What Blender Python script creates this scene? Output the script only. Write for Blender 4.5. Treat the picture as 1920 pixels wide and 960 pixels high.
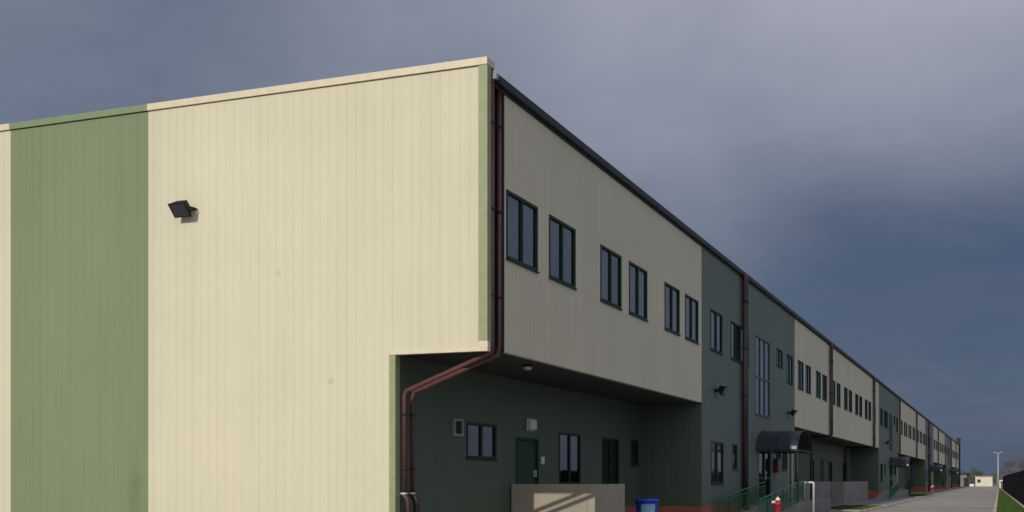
import bpy, math, random
from mathutils import Vector

random.seed(7)
for o in list(bpy.data.objects):
    bpy.data.objects.remove(o)
S = bpy.context.scene
COL = S.collection
R = math.radians

# ------------------------------------------------------------------ camera
cam_d = bpy.data.cameras.new('camera')
cam_d.sensor_width = 36
cam_d.lens = 36 * 2294 / 1920
cam_d.shift_y = 420 / 1920
cam_d.clip_start = 0.1
cam_d.clip_end = 8000
cam = bpy.data.objects.new('camera', cam_d)
COL.objects.link(cam)
cam.location = (0, 0, 1.6)
cam.rotation_euler = (R(90), 0, R(21.896))
S.camera = cam

# ------------------------------------------------------------------ sky
SUN_EL, SUN_AZ = 24.0, 5.0          # azimuth: degrees from -Y towards -X
w = bpy.data.worlds.new('World')
S.world = w
w.use_nodes = True
nt = w.node_tree
nt.nodes.clear()


def N(t, typ, **kw):
    n = t.nodes.new(typ)
    for k, v in kw.items():
        setattr(n, k, v)
    return n


def math_node(t, op, a, b=None, clamp=False):
    n = N(t, 'ShaderNodeMath', operation=op)
    n.use_clamp = clamp
    for i, v in enumerate((a, b)):
        if v is None:
            continue
        if isinstance(v, (int, float)):
            n.inputs[i].default_value = v
        else:
            t.links.new(v, n.inputs[i])
    return n.outputs[0]


def map_range(t, v, a, b, c=0.0, d=1.0, smooth=True):
    n = N(t, 'ShaderNodeMapRange')
    n.interpolation_type = 'SMOOTHSTEP' if smooth else 'LINEAR'
    t.links.new(v, n.inputs[0])
    for i, x in enumerate((a, b, c, d)):
        n.inputs[i + 1].default_value = x
    return n.outputs[0]


def mix_col(t, f, a, b, mode='MIX'):
    n = N(t, 'ShaderNodeMix', data_type='RGBA', blend_type=mode)
    for i, v in ((0, f), (6, a), (7, b)):
        if isinstance(v, (int, float)):
            n.inputs[i].default_value = v
        elif isinstance(v, tuple):
            n.inputs[i].default_value = (*v, 1)
        else:
            t.links.new(v, n.inputs[i])
    return n.outputs[2]


tc = N(nt, 'ShaderNodeTexCoord')
gen = tc.outputs['Generated']


def blob(direction, a, b):
    v = Vector(direction).normalized()
    d = N(nt, 'ShaderNodeVectorMath', operation='DOT_PRODUCT')
    nt.links.new(gen, d.inputs[0])
    d.inputs[1].default_value = v
    return map_range(nt, d.outputs['Value'], math.cos(R(a)), math.cos(R(b)))


# cloud deck: flatten the direction so the clouds spread as a layer
sep = N(nt, 'ShaderNodeSeparateXYZ')
nt.links.new(gen, sep.inputs[0])
zz = math_node(nt, 'ADD', math_node(nt, 'MAXIMUM', sep.outputs[2], 0.0), 0.22)
cx_ = math_node(nt, 'DIVIDE', sep.outputs[0], zz)
cy_ = math_node(nt, 'DIVIDE', sep.outputs[1], zz)
comb = N(nt, 'ShaderNodeCombineXYZ')
nt.links.new(cx_, comb.inputs[0])
nt.links.new(cy_, comb.inputs[1])
comb.inputs[2].default_value = 3.7


def cloud_noise(scale, detail, dist, rough=0.55):
    n = N(nt, 'ShaderNodeTexNoise')
    n.inputs['Scale'].default_value = scale
    n.inputs['Detail'].default_value = detail
    n.inputs['Roughness'].default_value = rough
    n.inputs['Distortion'].default_value = dist
    nt.links.new(comb.outputs[0], n.inputs['Vector'])
    return math_node(nt, 'SUBTRACT', n.outputs[0], 0.5)


n1 = cloud_noise(0.9, 6, 0.5)
n2 = cloud_noise(2.6, 7, 0.9)
n3 = cloud_noise(6.5, 6, 1.2, 0.6)
n4 = cloud_noise(1.7, 4, 0.4)
# broad bright and dark masses of the storm cloud: direction, half-width in degrees, weight
MASSES = [
    ((-0.668,0.678,0.306), 26, -0.097),
    ((-0.512,0.781,0.359), 22, 0.385),
    ((-0.332,0.870,0.365), 18, 0.083),
    ((-0.140,0.924,0.357), 16, 0.465),
    ((0.024,0.941,0.339), 14, 0.56),
    ((-0.247,0.941,0.231), 12, -0.049),
    ((-0.108,0.974,0.198), 11, -0.000),
    ((0.007,0.986,0.167), 13, 0.054),
    ((-0.031,0.999,0.041), 16, -0.376),
    ((-0.049,0.965,0.259), 10, -0.346),
    ((-0.433,0.892,0.129), 24, -0.353),
    ((-0.001,0.979,0.202), 9, -0.188),
    ((-0.660,0.669,0.340), 16, -0.261),
    # brighter cloud out of view, added east and behind to fill the shaded facade
    ((0.70, -0.60, 0.70), 56, 1.55),
    ((0.45, -0.88, 0.28), 50, 1.0),
    ((0.60, 0.78, 0.28), 24, 0.35),  # added beside the view to brighten reflections in the facade windows
    ((1.0, 0.15, 0.06), 46, -0.40),  # unseen dark bank, added low in the east to dim the recess
    ((0.012, 0.985, 0.165), 15, -0.16),
]
t_ = math_node(nt, 'ADD', math_node(nt, 'MULTIPLY', n1, 0.30), 0.413)
t_ = math_node(nt, 'ADD', t_, math_node(nt, 'MULTIPLY', n2, 0.33))
t_ = math_node(nt, 'ADD', t_, math_node(nt, 'MULTIPLY', n3, 0.16))
for (dv, hw, wt) in MASSES:
    t_ = math_node(nt, 'ADD', t_, math_node(nt, 'MULTIPLY', blob(dv, hw, 0), wt))
sm = N(nt, 'ShaderNodeMath', operation='SMOOTH_MAX')
nt.links.new(t_, sm.inputs[0])
sm.inputs[1].default_value = -0.05
sm.inputs[2].default_value = 0.35
t_ = sm.outputs[0]
dark = mix_col(nt, map_range(nt, n4, -0.16, 0.16), (0.064, 0.100, 0.168), (0.085, 0.107, 0.178))
cloud = mix_col(nt, t_, dark, (0.340, 0.357, 0.437))
cloud.node.clamp_factor = False
sky = N(nt, 'ShaderNodeTexSky', sky_type='NISHITA')
sky.sun_disc = False
sky.sun_elevation = R(SUN_EL)
sky.sun_rotation = R(180 + SUN_AZ)
STRENGTH = 0.08
cl10 = mix_col(nt, 1.0, cloud, (1 / STRENGTH,) * 3, 'MULTIPLY')
fin = mix_col(nt, 0.95, sky.outputs[0], cl10)
bg = N(nt, 'ShaderNodeBackground')
bg.inputs[1].default_value = STRENGTH
nt.links.new(fin, bg.inputs[0])
wo = N(nt, 'ShaderNodeOutputWorld')
nt.links.new(bg.outputs[0], wo.inputs[0])

sun_d = bpy.data.lights.new('sun', 'SUN')
sun_d.energy = 2.5
sun_d.angle = R(0.5)
sun_d.color = (1.0, 0.93, 0.80)
sun = bpy.data.objects.new('sun', sun_d)
COL.objects.link(sun)
sdir = Vector((-math.sin(R(SUN_AZ)) * math.cos(R(SUN_EL)), -math.cos(R(SUN_AZ)) * math.cos(R(SUN_EL)), math.sin(R(SUN_EL))))
sun.rotation_euler = sdir.to_track_quat('Z', 'Y').to_euler()
sun.location = (-30, -60, 60)

S.view_settings.view_transform = 'Standard'
S.view_settings.look = 'None'
S.view_settings.exposure = 0.0
S.view_settings.gamma = 1.0
S.view_settings.use_curve_mapping = False


# ------------------------------------------------------------------ mesh helper
class MB:
    def __init__(self):
        self.v = []
        self.f = []

    def quad(self, a, b, c, d):
        i = len(self.v)
        self.v += [tuple(a), tuple(b), tuple(c), tuple(d)]
        self.f.append((i, i + 1, i + 2, i + 3))

    def tri(self, a, b, c):
        i = len(self.v)
        self.v += [tuple(a), tuple(b), tuple(c)]
        self.f.append((i, i + 1, i + 2))

    def box(self, x0, x1, y0, y1, z0, z1):
        i = len(self.v)
        for z in (z0, z1):
            self.v += [(x0, y0, z), (x1, y0, z), (x1, y1, z), (x0, y1, z)]
        for q in ((0, 3, 2, 1), (4, 5, 6, 7), (0, 1, 5, 4), (1, 2, 6, 5), (2, 3, 7, 6), (3, 0, 4, 7)):
            self.f.append(tuple(i + k for k in q))
        return self

    def tube(self, pts, r, n=10, r1=None, cap=True):
        pts = [Vector(p) for p in pts]
        m = len(pts)
        base = len(self.v)
        up = None
        for k, p in enumerate(pts):
            if k == 0:
                d = (pts[1] - p).normalized()
            elif k == m - 1:
                d = (p - pts[k - 1]).normalized()
            else:
                d = ((p - pts[k - 1]).normalized() + (pts[k + 1] - p).normalized()).normalized()
            if up is None:
                up = Vector((0, 0, 1)) if abs(d.z) < 0.9 else Vector((1, 0, 0))
            a = d.cross(up).normalized()
            b = a.cross(d).normalized()
            up = b
            rr = r if r1 is None else r + (r1 - r) * k / (m - 1)
            if 0 < k < m - 1:
                cs = (pts[k] - pts[k - 1]).normalized().dot(d)
                rr = rr / max(cs, 0.7)
            for j in range(n):
                t = 2 * math.pi * j / n
                self.v.append(tuple(p + a * (rr * math.cos(t)) + b * (rr * math.sin(t))))
        for k in range(m - 1):
            for j in range(n):
                j2 = (j + 1) % n
                self.f.append((base + k * n + j, base + k * n + j2, base + (k + 1) * n + j2, base + (k + 1) * n + j))
        if cap:
            self.f.append(tuple(base + j for j in reversed(range(n))))
            self.f.append(tuple(base + (m - 1) * n + j for j in range(n)))
        return self

    def lathe(self, cx, cy, prof, n=20):
        base = len(self.v)
        for (r, z) in prof:
            for j in range(n):
                t = 2 * math.pi * j / n
                self.v.append((cx + r * math.cos(t), cy + r * math.sin(t), z))
        for k in range(len(prof) - 1):
            for j in range(n):
                j2 = (j + 1) % n
                self.f.append((base + k * n + j, base + k * n + j2, base + (k + 1) * n + j2, base + (k + 1) * n + j))
        self.f.append(tuple(base + j for j in reversed(range(n))))
        self.f.append(tuple(base + (len(prof) - 1) * n + j for j in range(n)))
        return self

    def build(self, name, mat, parent=None, smooth=False, bevel=0):
        me = bpy.data.meshes.new(name)
        me.from_pydata(self.v, [], self.f)
        me.materials.append(mat)
        me.update()
        if smooth:
            for p in me.polygons:
                p.use_smooth = len(p.vertices) == 4
        o = bpy.data.objects.new(name, me)
        COL.objects.link(o)
        if parent is not None:
            o.parent = parent
            # vertices are in world metres; take the root's place off again
            off = Vector((0, 0, 0))
            q = parent
            while q is not None:
                off += Vector(q.location)
                q = q.parent
            o.location = -off
        if bevel:
            b = o.modifiers.new('bevel', 'BEVEL')
            b.width = bevel
            b.segments = 2
            b.limit_method = 'ANGLE'
        return o


def thing(name, label, cat, loc=(0, 0, 0), group=None):
    o = bpy.data.objects.new(name, None)
    o.empty_display_size = 0.3
    COL.objects.link(o)
    o.location = loc
    return tag(o, label, cat, group)


def tag(o, label, cat, group=None):
    o['label'] = label
    o['category'] = cat
    if group:
        o['group'] = group
    return o


def struct(name, mb, mat):
    o = mb.build(name, mat)
    o['kind'] = 'structure'
    return o


def copy_thing(root, loc, label):
    def rec(o, par):
        c = o.copy()
        COL.objects.link(c)
        if par is not None:
            c.parent = par
        for ch in o.children:
            rec(ch, c)
        return c
    r = rec(root, None)
    r.location = loc
    r['label'] = label
    return r


# ------------------------------------------------------------------ materials
def new_mat(name):
    m = bpy.data.materials.new(name)
    m.use_nodes = True
    t = m.node_tree
    return m, t, t.nodes['Principled BSDF']


def coords(t):
    c = N(t, 'ShaderNodeTexCoord')
    return c.outputs['Object']


def noise(t, vec, scale, detail=4, rough=0.55, stretch=None):
    n = N(t, 'ShaderNodeTexNoise')
    n.inputs['Scale'].default_value = scale
    n.inputs['Detail'].default_value = detail
    n.inputs['Roughness'].default_value = rough
    if stretch:
        mp = N(t, 'ShaderNodeMapping')
        mp.inputs['Scale'].default_value = stretch
        t.links.new(vec, mp.inputs[0])
        vec = mp.outputs[0]
    t.links.new(vec, n.inputs['Vector'])
    return n.outputs[0]


def bump(t, bs, h, strength, dist):
    b = N(t, 'ShaderNodeBump')
    b.inputs['Strength'].default_value = strength
    b.inputs['Distance'].default_value = dist
    t.links.new(h, b.inputs['Height'])
    t.links.new(b.outputs[0], bs.inputs['Normal'])


def plain(name, col, rough=0.5, metal=0.0, var=0.12, scale=6.0, bmp=0.0, spec=0.5):
    m, t, bs = new_mat(name)
    c = coords(t)
    n = noise(t, c, scale)
    f = map_range(t, n, 0.3, 0.7, 1 - var, 1 + var, False)
    col2 = mix_col(t, 1.0, col, f, 'MULTIPLY')
    t.links.new(col2, bs.inputs['Base Color'])
    bs.inputs['Roughness'].default_value = rough
    bs.inputs['Metallic'].default_value = metal
    bs.inputs['Specular IOR Level'].default_value = spec
    if bmp:
        bump(t, bs, noise(t, c, scale * 12, 3), bmp, 0.01)
    return m


def cladding(name, col, stain=0.12, spots=True, patch=None):
    """micro-ribbed sandwich panels standing upright, 1 m wide"""
    m, t, bs = new_mat(name)
    c = coords(t)
    s = N(t, 'ShaderNodeSeparateXYZ')
    t.links.new(c, s.inputs[0])
    u = math_node(t, 'ADD', s.outputs[0], s.outputs[1])
    rib = map_range(t, math_node(t, 'PINGPONG', u, 0.105), 0.012, 0.04)
    joint = map_range(t, math_node(t, 'PINGPONG', u, 0.525), 0.004, 0.016)
    h = math_node(t, 'ADD', math_node(t, 'MULTIPLY', rib, 0.8), math_node(t, 'MULTIPLY', joint, 0.5))
    bump(t, bs, h, 0.6, 0.005)
    # each panel from a slightly different coil
    wn = N(t, 'ShaderNodeTexWhiteNoise', noise_dimensions='1D')
    t.links.new(math_node(t, 'FLOOR', math_node(t, 'DIVIDE', math_node(t, 'ADD', u, 0.525), 1.05)), wn.inputs['W'])
    pv = map_range(t, wn.outputs['Value'], 0, 1, 0.975, 1.02, False)
    big = map_range(t, noise(t, c, 0.35, 4), 0.3, 0.7, 1 - stain * 0.35, 1 + stain * 0.25, False)
    streak = map_range(t, noise(t, c, 1.0, 4, 0.6, (5.0, 5.0, 0.25)), 0.35, 0.75, 1.0, 1 - stain * 0.35)
    wash = map_range(t, noise(t, c, 1.6, 5, 0.65), 0.62, 0.82, 1.0, 1 - stain)
    groove = math_node(t, 'MULTIPLY', map_range(t, joint, 0, 1, 0.97, 1.0, False), map_range(t, rib, 0, 1, 0.965, 1.0, False))
    k = pv
    for q in (big, streak, wash, groove):
        k = math_node(t, 'MULTIPLY', k, q)
    if spots:
        v = N(t, 'ShaderNodeTexVoronoi')
        v.inputs['Scale'].default_value = 0.42
        t.links.new(c, v.inputs['Vector'])
        sp = map_range(t, v.outputs['Distance'], 0.01, 0.045, 0.82, 1.0)
        k = math_node(t, 'MULTIPLY', k, sp)
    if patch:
        # one soft darker patch, ragged and taller than wide
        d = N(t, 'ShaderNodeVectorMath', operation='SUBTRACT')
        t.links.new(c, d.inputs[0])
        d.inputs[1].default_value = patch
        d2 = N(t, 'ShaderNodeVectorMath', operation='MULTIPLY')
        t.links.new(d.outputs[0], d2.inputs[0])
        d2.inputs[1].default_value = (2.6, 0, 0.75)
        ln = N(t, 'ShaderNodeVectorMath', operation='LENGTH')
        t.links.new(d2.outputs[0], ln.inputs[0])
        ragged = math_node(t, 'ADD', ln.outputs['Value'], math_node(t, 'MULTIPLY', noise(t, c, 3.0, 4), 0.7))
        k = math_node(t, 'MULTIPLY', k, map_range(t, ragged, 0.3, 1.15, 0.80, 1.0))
    cc = mix_col(t, 1.0, col, k, 'MULTIPLY')
    t.links.new(cc, bs.inputs['Base Color'])
    bs.inputs['Roughness'].default_value = 0.55
    bs.inputs['Specular IOR Level'].default_value = 0.3
    return m


def concrete(name, col, joints=None, var=0.16, rough=0.9):
    m, t, bs = new_mat(name)
    c = coords(t)
    k = map_range(t, noise(t, c, 0.5, 6, 0.6), 0.3, 0.7, 1 - var, 1 + var, False)
    k = math_node(t, 'MULTIPLY', k, map_range(t, noise(t, c, 9, 4, 0.6), 0.3, 0.7, 1 - var * 0.5, 1 + var * 0.5, False))
    k = math_node(t, 'MULTIPLY', k, map_range(t, noise(t, c, 1.3, 5, 0.65), 0.55, 0.8, 1.0, 1 - var * 1.3))
    if joints:
        s = N(t, 'ShaderNodeSeparateXYZ')
        t.links.new(c, s.inputs[0])
        for ax, per in joints:
            j = map_range(t, math_node(t, 'PINGPONG', s.outputs[ax], per / 2), 0.01, 0.035, 0.45, 1.0)
            k = math_node(t, 'MULTIPLY', k, j)
            wn = N(t, 'ShaderNodeTexWhiteNoise', noise_dimensions='1D')
            t.links.new(math_node(t, 'FLOOR', math_node(t, 'DIVIDE', s.outputs[ax], per)), wn.inputs['W'])
            k = math_node(t, 'MULTIPLY', k, map_range(t, wn.outputs['Value'], 0, 1, 0.86, 1.08, False))
    t.links.new(mix_col(t, 1.0, col, k, 'MULTIPLY'), bs.inputs['Base Color'])
    bs.inputs['Roughness'].default_value = rough
    bs.inputs['Specular IOR Level'].default_value = 0.2
    bump(t, bs, noise(t, c, 25, 4), 0.25, 0.01)
    return m


def brick_red(name):
    m, t, bs = new_mat(name)
    c = coords(t)
    s = N(t, 'ShaderNodeSeparateXYZ')
    t.links.new(c, s.inputs[0])
    cb = N(t, 'ShaderNodeCombineXYZ')
    t.links.new(math_node(t, 'ADD', s.outputs[0], s.outputs[1]), cb.inputs[0])
    t.links.new(s.outputs[2], cb.inputs[1])
    b = N(t, 'ShaderNodeTexBrick')
    b.inputs['Scale'].default_value = 1.0
    b.inputs['Brick Width'].default_value = 0.30
    b.inputs['Row Height'].default_value = 0.10
    b.inputs['Mortar Size'].default_value = 0.006
    b.inputs['Color1'].default_value = (0.40, 0.125, 0.075, 1)
    b.inputs['Color2'].default_value = (0.33, 0.10, 0.065, 1)
    b.inputs['Mortar'].default_value = (0.22, 0.13, 0.10, 1)
    t.links.new(cb.outputs[0], b.inputs['Vector'])
    k = map_range(t, noise(t, c, 1.2, 5), 0.3, 0.7, 0.8, 1.15, False)
    t.links.new(mix_col(t, 1.0, b.outputs[0], k, 'MULTIPLY'), bs.inputs['Base Color'])
    bs.inputs['Roughness'].default_value = 0.8
    return m


def glass(name, tint=(0.50, 0.57, 0.68)):
    m, t, bs = new_mat(name)
    t.nodes.remove(bs)
    tr = N(t, 'ShaderNodeBsdfTransparent')
    tr.inputs[0].default_value = (*tint, 1)
    gl = N(t, 'ShaderNodeBsdfGlossy')
    gl.inputs['Roughness'].default_value = 0.03
    gl.inputs[0].default_value = (0.92, 0.96, 1.0, 1)
    # float glass is never perfectly flat
    c = coords(t)
    b = N(t, 'ShaderNodeBump')
    b.inputs['Strength'].default_value = 0.05
    b.inputs['Distance'].default_value = 0.05
    t.links.new(noise(t, c, 1.4, 2), b.inputs['Height'])
    t.links.new(b.outputs[0], gl.inputs['Normal'])
    fr = N(t, 'ShaderNodeFresnel')
    fr.inputs['IOR'].default_value = 1.95
    mx = N(t, 'ShaderNodeMixShader')
    t.links.new(fr.outputs[0], mx.inputs[0])
    t.links.new(tr.outputs[0], mx.inputs[1])
    t.links.new(gl.outputs[0], mx.inputs[2])
    t.links.new(mx.outputs[0], t.nodes['Material Output'].inputs[0])
    return m


def grass_mat(name, a, b):
    m, t, bs = new_mat(name)
    c = coords(t)
    f = map_range(t, noise(t, c, 2.2, 6, 0.7), 0.35, 0.65)
    g = mix_col(t, f, a, b)
    k = map_range(t, noise(t, c, 30, 3), 0.3, 0.7, 0.7, 1.25, False)
    t.links.new(mix_col(t, 1.0, g, k, 'MULTIPLY'), bs.inputs['Base Color'])
    bs.inputs['Roughness'].default_value = 0.8
    bs.inputs['Specular IOR Level'].default_value = 0.15
    bump(t, bs, noise(t, c, 40, 3), 0.8, 0.04)
    return m


GABLE_Y = 21.89
M = {}
M['cream'] = cladding('cream_cladding', (0.64, 0.605, 0.452))
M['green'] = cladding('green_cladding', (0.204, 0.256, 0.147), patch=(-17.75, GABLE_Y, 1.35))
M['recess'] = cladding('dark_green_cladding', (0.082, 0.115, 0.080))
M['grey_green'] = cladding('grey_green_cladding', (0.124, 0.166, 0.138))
M['trim'] = plain('pale_green_trim', (0.27, 0.31, 0.16), 0.5, var=0.08)
M['cream_trim'] = plain('cream_trim', (0.66, 0.59, 0.44), 0.45, var=0.06)
M['green_trim'] = plain('green_trim', (0.20, 0.265, 0.15), 0.45, var=0.06)
M['gutter'] = plain('dark_gutter', (0.014, 0.020, 0.022), 0.6, var=0.2, scale=3)
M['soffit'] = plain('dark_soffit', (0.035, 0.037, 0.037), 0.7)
M['pipe'] = plain('brown_pipe', (0.108, 0.044, 0.041), 0.36, var=0.15, scale=4)
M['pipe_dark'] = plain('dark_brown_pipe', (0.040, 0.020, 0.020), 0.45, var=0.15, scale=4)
M['frame'] = plain('dark_green_frame', (0.015, 0.042, 0.030), 0.6, spec=0.2)
M['grey_frame'] = plain('grey_green_frame', (0.05, 0.085, 0.085), 0.5)
M['glass'] = glass('window_glass')
M['clear_glass'] = glass('clear_glass', (0.80, 0.86, 0.92))
M['curtain'] = plain('pale_blind', (0.50, 0.51, 0.50), 0.8, scale=3)
M['roof'] = plain('roof_sheet', (0.12, 0.13, 0.13), 0.6)
M['plinth'] = brick_red('red_plinth')
M['door'] = plain('green_door', (0.009, 0.048, 0.032), 0.7)
M['white'] = plain('white_paint', (0.72, 0.72, 0.70), 0.5)
M['black'] = plain('black_housing', (0.015, 0.016, 0.015), 0.7, spec=0.2)
M['lens'] = plain('lamp_glass', (0.07, 0.075, 0.10), 0.12, metal=0.5)
M['concrete'] = concrete('parapet_concrete', (0.35, 0.315, 0.245), var=0.10)
M['grey_concrete'] = concrete('grey_concrete', (0.24, 0.235, 0.23), var=0.14)
M['road'] = concrete('road_concrete', (0.385, 0.355, 0.315), joints=((1, 6.0),), var=0.22)
M['paving'] = concrete('paving_concrete', (0.30, 0.29, 0.285), joints=((0, 0.5), (1, 0.5)), var=0.12)
M['kerb'] = concrete('kerb_concrete', (0.60, 0.58, 0.48), joints=((1, 1.0),), var=0.12)
M['earth'] = concrete('bare_earth', (0.20, 0.185, 0.15), var=0.3)
M['lawn'] = grass_mat('lawn_soil', (0.045, 0.085, 0.022), (0.075, 0.11, 0.035))
M['blade'] = grass_mat('grass_blades', (0.05, 0.115, 0.022), (0.095, 0.15, 0.04))
M['railing'] = plain('green_railing', (0.022, 0.135, 0.05), 0.4)
M['galv'] = plain('pale_galvanised', (0.52, 0.55, 0.48), 0.45, metal=0.2)
M['canopy'] = plain('smoked_canopy', (0.020, 0.023, 0.036), 0.38, var=0.35, scale=2.0)
M['canopy_edge'] = plain('canopy_edge', (0.13, 0.15, 0.18), 0.65)
M['dark_metal'] = plain('dark_metal', (0.018, 0.018, 0.022), 0.75)
M['red'] = plain('hydrant_red', (0.36, 0.012, 0.030), 0.4)
M['cabinet_red'] = plain('cabinet_red', (0.075, 0.008, 0.011), 0.5)
M['vent'] = plain('vent_grey', (0.24, 0.25, 0.25), 0.6)
M['blue'] = plain('blue_plastic', (0.018, 0.075, 0.50), 0.35, var=0.15)
M['label'] = plain('pale_blue_label', (0.30, 0.55, 0.72), 0.5, var=0.3, scale=9)
M['binlid'] = plain('blue_lid', (0.045, 0.09, 0.55), 0.35)
M['fence'] = plain('dark_fence', (0.010, 0.008, 0.014), 0.9, var=0.35, scale=1.3, spec=0.1)
M['kiosk'] = plain('kiosk_cream', (0.60, 0.58, 0.46), 0.6, scale=1.0)
M['kiosk_roof'] = plain('kiosk_roof', (0.36, 0.22, 0.17), 0.6)
M['hut'] = plain('grey_hut', (0.17, 0.18, 0.19), 0.7, scale=0.7)
M['brownwall'] = plain('brown_wall', (0.055, 0.032, 0.038), 0.9, spec=0.2)
M['bark'] = plain('bark', (0.15, 0.14, 0.15), 0.9)
M['leaf'] = plain('olive_leaves', (0.085, 0.095, 0.028), 0.7, var=0.4, scale=1.0)
M['pole'] = plain('pale_pole', (0.36, 0.37, 0.37), 0.7)
M['greenbin'] = plain('green_bin', (0.012, 0.10, 0.065), 0.4)
M['hedge'] = plain('far_scrub', (0.07, 0.07, 0.06), 0.9, var=0.4, scale=0.3)

# ------------------------------------------------------------------ ground
g = MB()
g.quad((-3000, -3000, 0), (3000, -3000, 0), (3000, 4000, 0), (-3000, 4000, 0))
struct('ground', g, M['earth'])


def kl(y):      # road-side kerb of the grass strip by the fence
    return -0.42 - 0.0026 * (y - 40)


def kr(y):      # fence-side kerb
    return 1.28 - 0.0098 * (y - 40)


Y_END = 215
p = MB()
p.quad((-6.4, -30, .004), (kl(-30), -30, .004), (kl(340), 340, .004), (-6.4, 340, .004))
p.quad((-40, -30, .004), (-6.4, -30, .004), (-6.4, 20.0, .004), (-40, 20.0, .004))
struct('road', p, M['road'])
p = MB()
p.box(-14, -6.5, 20.0, 62.0, -.05, .10)
p.box(-14, -6.5, 75.0, 114.0, -.05, .10)
p.box(-14, -6.5, 138.0, 300.0, -.05, .10)
p.box(-14, -9.0, 62.0, 75.0, -.05, .10)
p.box(-14, -9.0, 114.0, 138.0, -.05, .10)
struct('pavement', p, M['paving'])
k = MB()
k.box(-6.5, -6.36, 20.0, 300.0, -.05, .12)
for (a, b) in ((62.0, 75.0), (114.0, 138.0)):
    k.box(-8.97, -6.51, a + .02, a + .14, .05, .13)
    k.box(-8.97, -6.51, b - .14, b - .02, .05, .13)
y = -20
while y < Y_END:
    y2 = y + 5
    for fn, wdt in ((kl, .16), (kr, .14)):
        a0, a1 = fn(y), fn(y2)
        i = len(k.v)
        for z in (-.05, .13):
            k.v += [(a0, y, z), (a0 + wdt, y, z), (a1 + wdt, y2, z), (a1, y2, z)]
        for q in ((0, 3, 2, 1), (4, 5, 6, 7), (0, 1, 5, 4), (1, 2, 6, 5), (2, 3, 7, 6), (3, 0, 4, 7)):
            k.f.append(tuple(i + n for n in q))
    y = y2
struct('kerb', k, M['kerb'])
l = MB()
l.quad((kl(-20) + .15, -20, .09), (kr(-20) + .01, -20, .09), (kr(Y_END) + .01, Y_END, .09), (kl(Y_END) + .15, Y_END, .09))
for (a, b) in ((62.14, 74.86), (114.14, 137.86)):
    l.quad((-8.98, a, .07), (-6.49, a, .07), (-6.49, b, .07), (-8.98, b, .07))
struct('lawn', l, M['lawn'])
gr = MB()
rnd = random.Random(3)


def blade(x, y, z, hh):
    a = rnd.uniform(0, 6.28)
    w_ = rnd.uniform(.012, .03)
    lx, ly = rnd.uniform(-.04, .04), rnd.uniform(-.04, .04)
    gr.tri((x - w_ * math.cos(a), y - w_ * math.sin(a), z), (x + w_ * math.cos(a), y + w_ * math.sin(a), z), (x + lx, y + ly, z + hh))


for _ in range(26000):
    y = 42 + (Y_END - 42) * rnd.random() ** 1.6
    x = rnd.uniform(kl(y) + .18, kr(y) - .02)
    blade(x, y, .085, rnd.uniform(.04, .11))
for (a, b, n) in ((62.2, 74.8, 8000), (114.2, 137.8, 8000)):
    for _ in range(n):
        blade(rnd.uniform(-8.9, -6.55), rnd.uniform(a, b), .065, rnd.uniform(.04, .10))
o = gr.build('grass', M['blade'])
o['kind'] = 'stuff'
o['label'] = 'short green grass on the kerbed strips beside the road'

# ------------------------------------------------------------------ warehouse
FX, BX, GY = -9.30, -11.40, 21.89      # facade, recessed ground floor, gable
ZP, ZS, ZT, ZG = 0.74, 4.17, 9.40, 9.82
FAR, WEST = 289.0, -64.0
house = thing('warehouse', 'long two-storey cream and green clad warehouse with brown downpipes', 'warehouse', (FX, GY, 0))


def wall_x(mb, x, y0, y1, z0, z1, holes, depth=.14):
    """wall facing +X with reveals round its openings"""
    ys = sorted({y0, y1, *[q for h in holes for q in h[:2]]})
    zs = sorted({z0, z1, *[q for h in holes for q in h[2:]]})
    for a, b in zip(ys, ys[1:]):
        for c, d in zip(zs, zs[1:]):
            my, mz = (a + b) / 2, (c + d) / 2
            if any(h[0] < my < h[1] and h[2] < mz < h[3] for h in holes):
                continue
            mb.quad((x, a, c), (x, b, c), (x, b, d), (x, a, d))
    for (a, b, c, d) in holes:
        xi = x - depth
        mb.quad((xi, a, c), (x, a, c), (x, a, d), (xi, a, d))
        mb.quad((x, b, c), (xi, b, c), (xi, b, d), (x, b, d))
        mb.quad((xi, a, c), (xi, b, c), (x, b, c), (x, a, c))
        mb.quad((x, a, d), (x, b, d), (xi, b, d), (xi, a, d))


wr = random.Random(11)


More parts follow.
